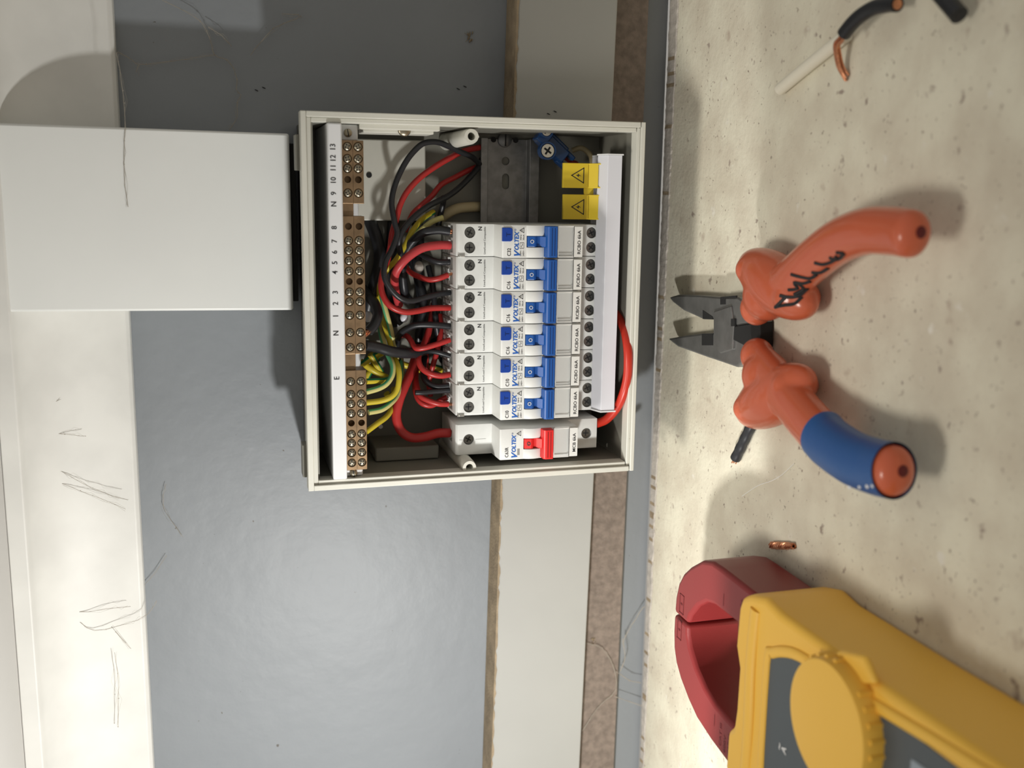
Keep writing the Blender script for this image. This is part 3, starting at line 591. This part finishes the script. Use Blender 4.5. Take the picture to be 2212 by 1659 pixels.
for lab, p, r in (('grey round cable plug seen between the red loops', (873, 686, -.030), .0029), ('pale lump of putty among the red cables', (905, 577, -.022), .0035), ('small white plastic stub behind link screw 1', (795, 684, -.030), .0032)):
    mb = MB(); c = onY(*p); mb.ellipsoid(c, (r, 0, 0), (0, r*.8, 0), (0, 0, r*.8), 8); tag(mb.build('cable_plug', M['caulk'] if 'lump' in lab else M['bus'], smooth=60), lab, 'plug')
# ------------------------------------------------------------------ side cutting pliers on the shelf
Z1 = lambda x, y: (1400+x/3.16, 420+y/3.16)
Z2 = lambda x, y: (1400+x/3.16, 740+y/3.16)
pl = thing('side_cutters', 'open side cutting pliers with orange red insulated handles, one end wrapped in blue tape', 'pliers', (-.03, -.16, -.12))
def plate_z(poly, zt, zb): 
    P = [onZ(*p, zt) for p in poly]; mb = MB(); mb.hexa([Vector((p.x, p.y, zb)) for p in P], P); return mb
JU = [Z1(*p) for p in [(140, 702), (200, 684), (350, 688), (500, 700), (610, 700), (760, 800), (775, 875), (640, 890), (570, 908), (445, 904), (445, 855), (372, 853), (240, 793), (165, 735)]]
JL = [Z1(*p) for p in [(130, 985), (250, 963), (370, 948), (445, 945), (445, 912), (570, 912), (640, 1000), (765, 1040), (720, 1110), (600, 1180), (490, 1142), (400, 1112), (200, 1040)]]
plate_z(JU, -.1125, -.1195).build('jaw', M['plier'], pl, bevel=.0012, label='black steel cutting jaw nearer the wide handle', smooth=35)
plate_z(JL, -.1127, -.1195).build('jaw', M['plier'], pl, bevel=.0012, label='black steel cutting jaw nearer the taped handle', smooth=35)
plate_z([Z1(*p) for p in [(445, 800), (565, 760), (585, 900), (575, 1060), (490, 1085), (445, 1020)]], -.1115, -.114).build('joint_plate', M['plier'], pl, bevel=.0006)
plate_z([Z1(*p) for p in [(562, 905), (765, 872), (768, 1046), (690, 1050), (566, 985)]], -.1118, -.119).build('joint_spring_pocket', M['dark'], pl, bevel=.0004)
for q in ([(372, 790), (440, 835), (442, 853), (372, 850)], [(366, 950), (440, 948), (440, 1030), (366, 1030)], [(492, 700), (600, 690), (600, 706), (528, 712), (528, 750), (492, 752)], [(565, 850), (590, 850), (590, 900), (565, 900)]):
    plate_z([Z1(*p) for p in q], -.1113 if q[0][0] > 560 else -.1123, -.1132).build('slot', M['dark'], pl)
def handle(name, path, zs, rs, ga, gb, lab):
    P = [onZ(*p, z) for p, z in zip(path, zs)]; mb = MB()
    def rr(t): i = t*(len(rs)-1); k = min(int(i), len(rs)-2); f_ = i-k; r = rs[k]*(1-f_)+rs[k+1]*f_; return (r*.86, r)
    mb.tube(P, rr, 28, up=(0, 0, 1)); d = (P[-1]-P[-2]).normalized(); rl = rs[-1]
    mb.ellipsoid(P[-1], d*rl*.55, d.cross(Vector((0, 0, 1))).normalized()*rl*.97, Vector((0, 0, 1))*rl*.84, 12)
    A, B = onZ(*ga, zs[0]), onZ(*gb, zs[0]); g = (A+B)/2; pr = (B-A)/2; ax = pr.cross(Vector((0, 0, 1))).normalized()
    mb.ellipsoid(g, ax*.0140, pr*.97, Vector((0, 0, .0128)), 16)
    for q in (A.lerp(B, .22), A.lerp(B, .78)): mb.ellipsoid(q, ax*.0088, pr.normalized()*.0085, Vector((0, 0, .0118)), 14)
    mb.ellipsoid(P[0].lerp(g, .45), Vector((.0125, 0, 0)), Vector((0, .0135, 0)), Vector((0, 0, .0115)), 14)
    dd = (P[0]-P[2]).normalized(); mb.ellipsoid(P[0]+dd*.003, dd*.010, dd.cross(Vector((0, 0, 1)))*.009, Vector((0, 0, .0085)), 12)
    o = mb.build(name, M['grip'], pl, label=lab); m_ = o.modifiers.new('r', 'REMESH'); m_.mode = 'VOXEL'; m_.voxel_size = .0009; m_.use_smooth_shade = True
    s_ = o.modifiers.new('s', 'SMOOTH'); s_.iterations = 12; s_.factor = .5
    bpy.context.view_layer.update(); bake(o); o.data.polygons.foreach_set('use_smooth', [True]*len(o.data.polygons)); return o, P
zA = [-.1075, -.106, -.104, -.102, -.100, -.098, -.097, -.096]
hU, PU = handle('handle', [Z1(*p) for p in [(760, 760), (880, 665), (1010, 555), (1150, 430), (1310, 315), (1490, 250), (1670, 250), (1800, 270)]], zA, [.0085, .0100, .0102, .0100, .0098, .0096, .0094, .0092], Z1(655, 440), Z1(1130, 790), 'orange red handle with black handwriting')
hL, PL = handle('handle', [Z2(*p) for p in [(760, 110), (880, 270), (1000, 420), (1120, 560), (1250, 690), (1400, 790), (1560, 850), (1680, 875)]], zA, [.0085, .0108, .0108, .0108, .0108, .0106, .0104, .0102], Z2(635, 500), Z2(1120, 225), 'orange red handle wrapped in blue tape')
mb = MB(); PT = PL[4:]; a0 = PL[3].lerp(PL[4], .55)
mb.tube([a0]+PT, lambda t: ((.0108-.0004*t)*.86+.0008, (.0108-.0004*t)+.0008), 32, up=(0, 0, 1))
P_ = spline([a0]+PT, 6)
tp = mb.build('tape_wrap', M['tape'], pl, smooth=60, label='blue insulating tape')
# open the tape at the free end so the handle end shows
bm = bmesh.new(); bm.from_mesh(tp.data); fl = [f for f in bm.faces if len(f.verts) > 4]; bmesh.ops.delete(bm, geom=fl, context='FACES_ONLY'); bm.to_mesh(tp.data); bm.free()
mb = MB(); d = (PU[-1]-PU[-2]).normalized(); 
def bvh_of(o): 
    off = world_org(o.parent); return BVHTree.FromPolygons([v.co+off for v in o.data.vertices], [tuple(p.vertices) for p in o.data.polygons])
bt = bvh_of(hU); hw = MB()
def on_surf(bt, px, py, lift=.00015):
    h = bt.ray_cast(CAM, ray(px, py).normalized())
    return h[0]+h[1]*lift if h[0] is not None else None
for st in [[(870, 770), (900, 740), (940, 700)], [(880, 765), (930, 755), (1000, 745), (1050, 700)], [(900, 690), (960, 700), (1030, 690), (1090, 640)], [(960, 650), (1020, 640), (1000, 600), (1060, 605), (1110, 590)], [(980, 545), (1040, 560), (1110, 570), (1150, 545)], [(1120, 530), (1180, 530), (1230, 500)], [(1140, 465), (1200, 475), (1260, 455), (1290, 420)], [(1240, 430), (1300, 440), (1340, 400)], [(1290, 395), (1340, 398)], [(1020, 600), (1060, 640), (1000, 680)]]:
    pts = [on_surf(bt, *Z1(*p)) for p in st]; pts = [p for p in pts if p]
    if len(pts) > 1: hw.tube(pts, .00085, 6, sub=4)
hw.build('handwriting', M['ink'], hU, label='smudged black handwriting')
bt2 = bvh_of(tp); dm = MB()
for (x, y, r) in ((1375, 1020, .0012), (1442, 1022, .0009), (1495, 1018, .0010), (1530, 1016, .0008)):
    p = on_surf(bt2, *Z2(x, y-38), 0)
    if p: dm.ellipsoid(p, (r, 0, 0), (0, r, 0), (0, 0, r*.4), 6)
if dm.v: dm.build('white_mark', M['inkw'], tp)
for hh, P, rl in ((hU, PU, .0092), (hL, PL, .0102)):
    d = (CAM-P[-1]).normalized(); bq = bvh_of(hh); h_ = bq.ray_cast(CAM, (P[-1]+Vector((.0008, -.004, -.001))-CAM).normalized())
    if h_[0] is not None:
        mb = MB(); mb.ellipsoid(h_[0], h_[1].orthogonal().normalized()*.0024, h_[1].cross(h_[1].orthogonal().normalized())*.0024, h_[1]*.0004, 8); mb.build('end_hole', M['mredd'], hh, smooth=60)
# ------------------------------------------------------------------ clamp meter
cmr = thing('clamp_meter', 'yellow clamp meter with round dial and red jaws, lying on the shelf below the pliers', 'clamp meter', (-.19, -.26, -.12))
zt, zb = -.083, -.1150
R_out = [(-.1425, -.232), (-.1415, -.172), (-.1418, -.1610), (-.1450, -.1500), (-.1533, -.1370), (-.1600, -.1290), (-.1670, -.1240), (-.1760, -.1212), (-.1853, -.1205)]
R_in = [(-.1853, -.1372), (-.1800, -.1395), (-.1710, -.1480), (-.1650, -.1575), (-.1630, -.1660), (-.1625, -.1900), (-.1625, -.232)]
mb = MB(); mb.prism(R_out+R_in, zb, zt, 'Z'); jr = mb.build('jaw', M['mred'], cmr, bevel=.0022, smooth=40, label='fixed red clamp jaw', seg=3)
L_out = [(-.1860, -.1205), (-.1960, -.1203), (-.2056, -.1215), (-.2130, -.1250), (-.2196, -.1315), (-.2265, -.1420), (-.2317, -.1528), (-.2352, -.1700), (-.2375, -.1897), (-.2380, -.232)]
L_in = [(-.2150, -.232), (-.2150, -.1850), (-.2142, -.1720), (-.2109, -.1600), (-.2050, -.1490), (-.1975, -.1410), (-.1915, -.1378), (-.1860, -.1372)]
mb = MB(); mb.prism(L_out+L_in, zb, zt, 'Z'); jl = mb.build('jaw', M['mred'], cmr, bevel=.0022, smooth=40, label='hinged red clamp jaw', seg=3)
pm = MB(); U_, V_ = (1, 0, 0), (0, 1, 0)
for c, p in ((jr, Z1(0, 0)), (jl, 0)): pass
def jmark(parent, items):
    mb = MB()
    for f_ in items: f_(mb)
    mb.build('embossed_mark', M['mredd'], parent)
def mk_box(px, py, s_=.0058):
    c = onZ(px, py, zt+.00015)
    def f_(mb):
        line2(mb, [(-s_, -s_*.45), (s_, -s_*.45), (s_, s_*.45), (-s_, s_*.45)], .0005, c, U_, V_, close=True)
        mb.add([c+Vector((x*s_*.3, y*s_*.38, 0)) for x, y in [(.2, 1.0), (-.55, -.15), (.0, -.05), (-.25, -.9), (.6, .3), (.05, .2)]], [(0, 1, 2, 5), (2, 3, 4, 5)])
    return f_
def mk_txt(s_, px, py, w, h):
    c = onZ(px, py, zt+.00015); return lambda mb: put_text(mb, s_, w, h, c, U_, V_)
M3 = lambda x, y: (1400+x/3.16, 1134+y/3.16)
jmark(jr, [mk_box(*M3(228, 540), .0052), mk_txt('+', *M3(640, 520), .002, .002), mk_txt('600A', *M3(632, 590), .009, .0018), lambda mb: line2(mb, [(0, 0), (.006, 0)], .0004, onZ(*M3(512, 550), zt+.00015), U_, V_)])
jmark(jl, [mk_box(*M3(212, 715), .0052), mk_txt('CAT III', *M3(492, 1430), .0120, .0021), mk_txt('600V', *M3(520, 1495), .0090, .0021), mk_txt('CAT IV', *M3(548, 1500), .0110, .0021), lambda mb: line2(mb, [(0, 0), (.006, 0)], .0004, onZ(*M3(450, 1370), zt+.00015), U_, V_)])
zm = -.078
body = [(-.1400, -.209), (-.1440, -.2015), (-.1500, -.1990), (-.1697, -.1978), (-.1790, -.2020), (-.2000, -.2015), (-.2105, -.2001), (-.2149, -.1950), (-.2353, -.1945), (-.2405, -.200), (-.2415, -.230), (-.2375, -.43), (-.1330, -.43), (-.1375, -.300), (-.1385, -.235), (-.1365, -.222)]
mb = MB(); mb.prism(body, -.1200, zm, 'Z'); bo = mb.build('body', M['myel'], cmr, bevel=.0060, smooth=45, seg=4)
panel = [(-.1585, -.2316), (-.1540, -.2400), (-.1500, -.2530), (-.1485, -.2750), (-.1465, -.300), (-.1435, -.42), (-.2270, -.42), (-.2270, -.2340), (-.2220, -.2290), (-.1640, -.2285)]
mb = MB(); mb.prism(panel, zm-.002, zm+.0004, 'Z'); pn = mb.build('face_panel', M['mgrey'], cmr, bevel=.0003)
mb = MB(); mb.tube([Vector((x, y, zm+.0002)) for x, y in panel]+[Vector((panel[0][0], panel[0][1], zm+.0002))], lambda t: (.0016, .0026), 10, up=(0, 0, 1), sub=3); mb.build('panel_frame', M['myel'], cmr, smooth=60)
mb = MB(); mb.tube([(-.1450, -.2150, zm-.0002), (-.170, -.2140, zm+.0002), (-.2000, -.2150, zm+.0002), (-.2340, -.2140, zm-.0002)], (lambda t: (.0018, .0040)), 12, up=(0, 0, 1)); mb.build('front_ridge', M['myel'], cmr, smooth=60)
dc = onZ(1779, 1566, -.0690); mb = MB()
pr = [(.0262, 0), (.0262, .0055), (.0252, .0085), (.0225, .0090), (.0001, .0092)]
mb.lathe(pr, (dc.x, dc.y, zm), (0, 0, 1), 56)
for k in range(28):
    a_ = 2*math.pi*k/28
    if k % 7 in (0, 1, 2, 3, 4): mb.cyl((dc.x+.0259*math.cos(a_), dc.y+.0259*math.sin(a_), zm), (0, 0, 1), .0012, .0062, 8)
mb.build('dial', M['myel'], cmr, smooth=35, label='round yellow selector dial')
mb = MB(); mb.prism([(dc.x+.006, dc.y+.0285), (dc.x+.0285, dc.y+.004), (dc.x+.0335, dc.y-.012), (dc.x+.026, dc.y-.020), (dc.x+.016, dc.y-.0), (dc.x, dc.y+.020)], zm-.001, zm+.0022, 'Z'); mb.build('dial_surround', M['myel'], cmr, bevel=.0014, smooth=45)
c = onZ(*M3(925, 1535), zm+.0006); mb = MB(); put_text(mb, 'A', .0034, .0038, c, U_, V_, bold=.02); put_text(mb, '~', .0030, .0012, c+Vector((-.0002, .0034, 0)), U_, V_, bold=.02); mb.build('lettering', M['inkw'], pn)
p = onZ(*M3(1790, 1600), zm+.001); mb = MB(); mb.box(-.2200, -.1530, zm, zm+.0012, -.41, -.41+.0001) if 0 else mb.prism([(-.1545, p.y), (-.1500, -.41), (-.222, -.41), (-.222, p.y)], zm, zm+.0010, 'Z'); mb.build('display', M['lcd'], cmr, bevel=.0005)
# ------------------------------------------------------------------ offcuts on the shelf
def zt_tube(pts, r, z): return [onZ(a_, b_, (z if not isinstance(z, (list, tuple)) else z[i])) for i, (a_, b_) in enumerate(pts)]
mb = MB(); mb.tube(zt_tube([(1685, 193), (1750, 139), (1830, 75)], 0, -.1170), .0030, 18); tag(mb.build('cable_offcut', M['wcore'], smooth=50), 'straight white plastic rod offcut crossed by the black cable offcut', 'cable offcut')
t = thing('cable_offcut', 'curved black cable offcut with a bent copper tail', 'cable offcut', tuple(onZ(1822, 75, -.12)))
Pb = zt_tube([(1824, 72), (1842, 50), (1862, 32), (1890, 16), (1920, 10), (1938, 9)], 0, [-.1085, -.108, -.108, -.109, -.110, -.110])
mb = MB(); mb.tube(Pb, .0031, 18); mb.build('sheath', M['black'], t, smooth=50)
mb = MB(); Pc = zt_tube([(1826, 70), (1818, 84), (1808, 98), (1810, 122), (1816, 148), (1827, 168)], 0, [-.1085, -.110, -.1105, -.113, -.116, -.1185])
for k in range(7): q = Vector((math.cos(k*.9)*.0009, math.sin(k*.9)*.0009, math.sin(k*1.7)*.0006)); mb.tube([p+q*(1+.12*i) for i, p in enumerate(Pc)], .00055, 8)
mb.build('copper_core', M['copper'], t, smooth=50, label='bare bent copper strands')
e_ = Pb[-1]; d = (Pb[-1]-Pb[-2]).normalized(); mb = MB(); mb.cyl(e_-d*.0005, d, .0021, .0008, 16); mb.build('cut_end', M['copper'], t, label='cut copper end face')
t = thing('cable_offcut', 'thick black cable offcut at the frame edge, pointing off the shelf', 'cable offcut', tuple(onZ(2060, 25, -.12)))
Pb = zt_tube([(2010, -40), (2035, -10), (2072, 33)], 0, -.112); mb = MB(); mb.tube(Pb, .0034, 18); mb.build('sheath', M['black'], t, smooth=50)
d = (Pb[-1]-Pb[-2]).normalized(); mb = MB(); mb.cyl(Pb[-1]-d*.0002, d, .0019, .0004, 16); mb.build('cut_core', M['ink'], t)
t = thing('cable_offcut', 'short ribbed black cable offcut beside the taped handle of the pliers', 'cable offcut', tuple(onZ(1605, 955, -.12)))
Pb = zt_tube([(1640, 880), (1625, 915), (1606, 955), (1589, 990)], 0, -.1172)
mb = MB(); mb.tube(Pb, lambda s_: .0029+.00012*math.sin(s_*34), 16, sub=14); mb.build('sheath', M['black'], t, smooth=50)
mb = MB(); d = (Pb[-1]-Pb[-2]).normalized()
for k in range(9): q = Vector((math.cos(k*2.4)*.0012, math.sin(k*2.4)*.0009, math.sin(k)*.0010)); mb.tube([Pb[-1]+q-d*.001, Pb[-1]+q*1.2+d*.0024], .0004, 6, sub=1)
mb.build('copper_core', M['copper'], t, smooth=50)
Pb = zt_tube([(1667, 1178), (1690, 1178), (1714, 1180)], 0, -.1182); mb = MB(); A_, Bv = Pb[0], Pb[-1]; d = (Bv-A_); e = Vector((0, 0, 1)); g = d.normalized().cross(e)
for k in range(7):
    pts = [A_+d*(i/16)+(e*math.sin(i*.75+k*.9)+g*math.cos(i*.75+k*.9))*(.0015*(1 if i < 13 else .8)) for i in range(17)]; mb.tube(pts, .00055, 6, sub=2)
tag(mb.build('copper_twist', M['copper'], smooth=50), 'short twist of bare copper strands lying between pliers and clamp meter', 'copper scrap')
mb = MB(); mb.tube(zt_tube([(1603, 1072), (1620, 1060), (1640, 1048), (1668, 1038), (1690, 1025), (1716, 1001)], 0, -.1196), .00022, 6); tag(mb.build('fibre', M['fib'], smooth=50), 'thin curled white fibre on the shelf beside the taped handle', 'fibre')
# ------------------------------------------------------------------ cobwebs and insect remains
def web(lab, strands, Y, r=.00022):
    mb = MB()
    for st in strands:
        P = spline([onY(x, y, Y) for x, y in st], 3) if len(st) > 2 else [onY(*st[0], Y), onY(*st[1], Y)]
        for k in range(3):
            q = [p+Vector((random.gauss(0, 1), random.uniform(-.5, .5), random.gauss(0, 1)))*.00035*(k+.3) for p in P]; mb.tube(q, r*(.8, .4, .3)[k], 5, sub=1)
        for p in P:
            if random.random() < .3: mb.ellipsoid(p, (r*random.uniform(1, 2.4), 0, 0), (0, r, 0), (0, 0, r*random.uniform(1, 2.4)), 4)
    tag(mb.build('cobweb', M['web'], smooth=50), lab, 'cobweb')
web('dusty branching cobweb on the shaded grey wall above the duct', [[(350, 0), (410, 30), (440, 55), (455, 90), (463, 118), (490, 130), (510, 160), (512, 195), (520, 205), (512, 222)], [(463, 118), (400, 128), (355, 134), (300, 139), (284, 128), (250, 110)], [(450, 58), (480, 78), (500, 100)], [(300, 139), (294, 156)], [(610, 30), (650, 35), (590, 62), (540, 120)], [(512, 222), (512, 255), (495, 280)]], -.004)
web('long cobweb thread hanging down over the white duct face', [[(252, 115), (262, 170), (270, 250), (268, 330), (270, 400), (277, 447)]], -.0405, .00018)
web('grey cobweb tuft high on the cornice', [[(52, 915), (100, 880), (130, 862)], [(85, 935), (140, 938), (185, 942)], [(85, 935), (110, 955), (70, 1000)], [(60, 1005), (130, 1018), (180, 1045), (240, 1070), (276, 1080)], [(120, 1040), (200, 1070), (272, 1100)]], -.020, .00016)
web('grey cobweb near the lower end of the cornice', [[(105, 1292), (170, 1322), (230, 1315), (282, 1310)], [(160, 1335), (205, 1362), (280, 1345), (320, 1325), (338, 1298)], [(250, 1365), (282, 1402)], [(248, 1410), (256, 1480), (255, 1570)]], -.018, .00018)
web('small grey cobweb on the blue grey wall right of the cornice', [[(358, 1045), (352, 1080), (360, 1110), (395, 1160)], [(292, 1282), (325, 1250), (360, 1200)]], -.002, .00015)
web('brownish cobweb spread over the brown band and lower wall', [[(1268, 1390), (1300, 1400), (1325, 1440), (1330, 1490), (1290, 1530), (1258, 1580)], [(1330, 1450), (1360, 1470), (1384, 1475)], [(1330, 1505), (1385, 1525)], [(1345, 1390), (1365, 1350), (1390, 1310)], [(1345, 1380), (1350, 1420), (1340, 1450)]], -.010, .00025)
def bug(lab, c, Y, s_, n):
    mb = MB(); p0 = onY(*c, Y)
    for i in range(n): mb.ellipsoid(p0+Vector((random.uniform(-s_, s_), 0, random.uniform(-s_, s_)*.6)), (random.uniform(.1, .35)*s_, 0, random.uniform(-.2, .2)*s_), (0, s_*.15, 0), (0, 0, random.uniform(.06, .2)*s_), 5)
    for i in range(5): mb.tube([p0, p0+Vector((random.uniform(-1.4, 1.4)*s_, 0, random.uniform(-1, 1)*s_))], .0001, 5, sub=1)
    tag(mb.build('insect_remains', M['edge'], smooth=50), lab, 'insect')
bug('dried insect remains on the shaded grey wall right of the switchboard', (1015, 82), -.0006, .0032, 9)
bug('dark spider remains on the brown band under the white board', (1282, 1385), -.0085, .0025, 8)
for lab, c, Y in (('pair of small dark insect droppings on the white board by the box', (1185, 246), -.0230), ('small dark dropping on the grey wall above the box corner', (990, 192), -.0004), ('small dark dropping on the shaded wall beside the duct', (554, 195), -.0004)):
    mb = MB(); p0 = onY(*c, Y)
    for dx, dz in ((0, 0), (.0015, -.004)): mb.ellipsoid(p0+Vector((dx, 0, dz)), (.0004, 0, .0003), (0, .0003, 0), (.0003, 0, .0010), 5)
    tag(mb.build('dropping', M['ink'], smooth=50), lab, 'dropping')
print('objects', len(bpy.data.objects))
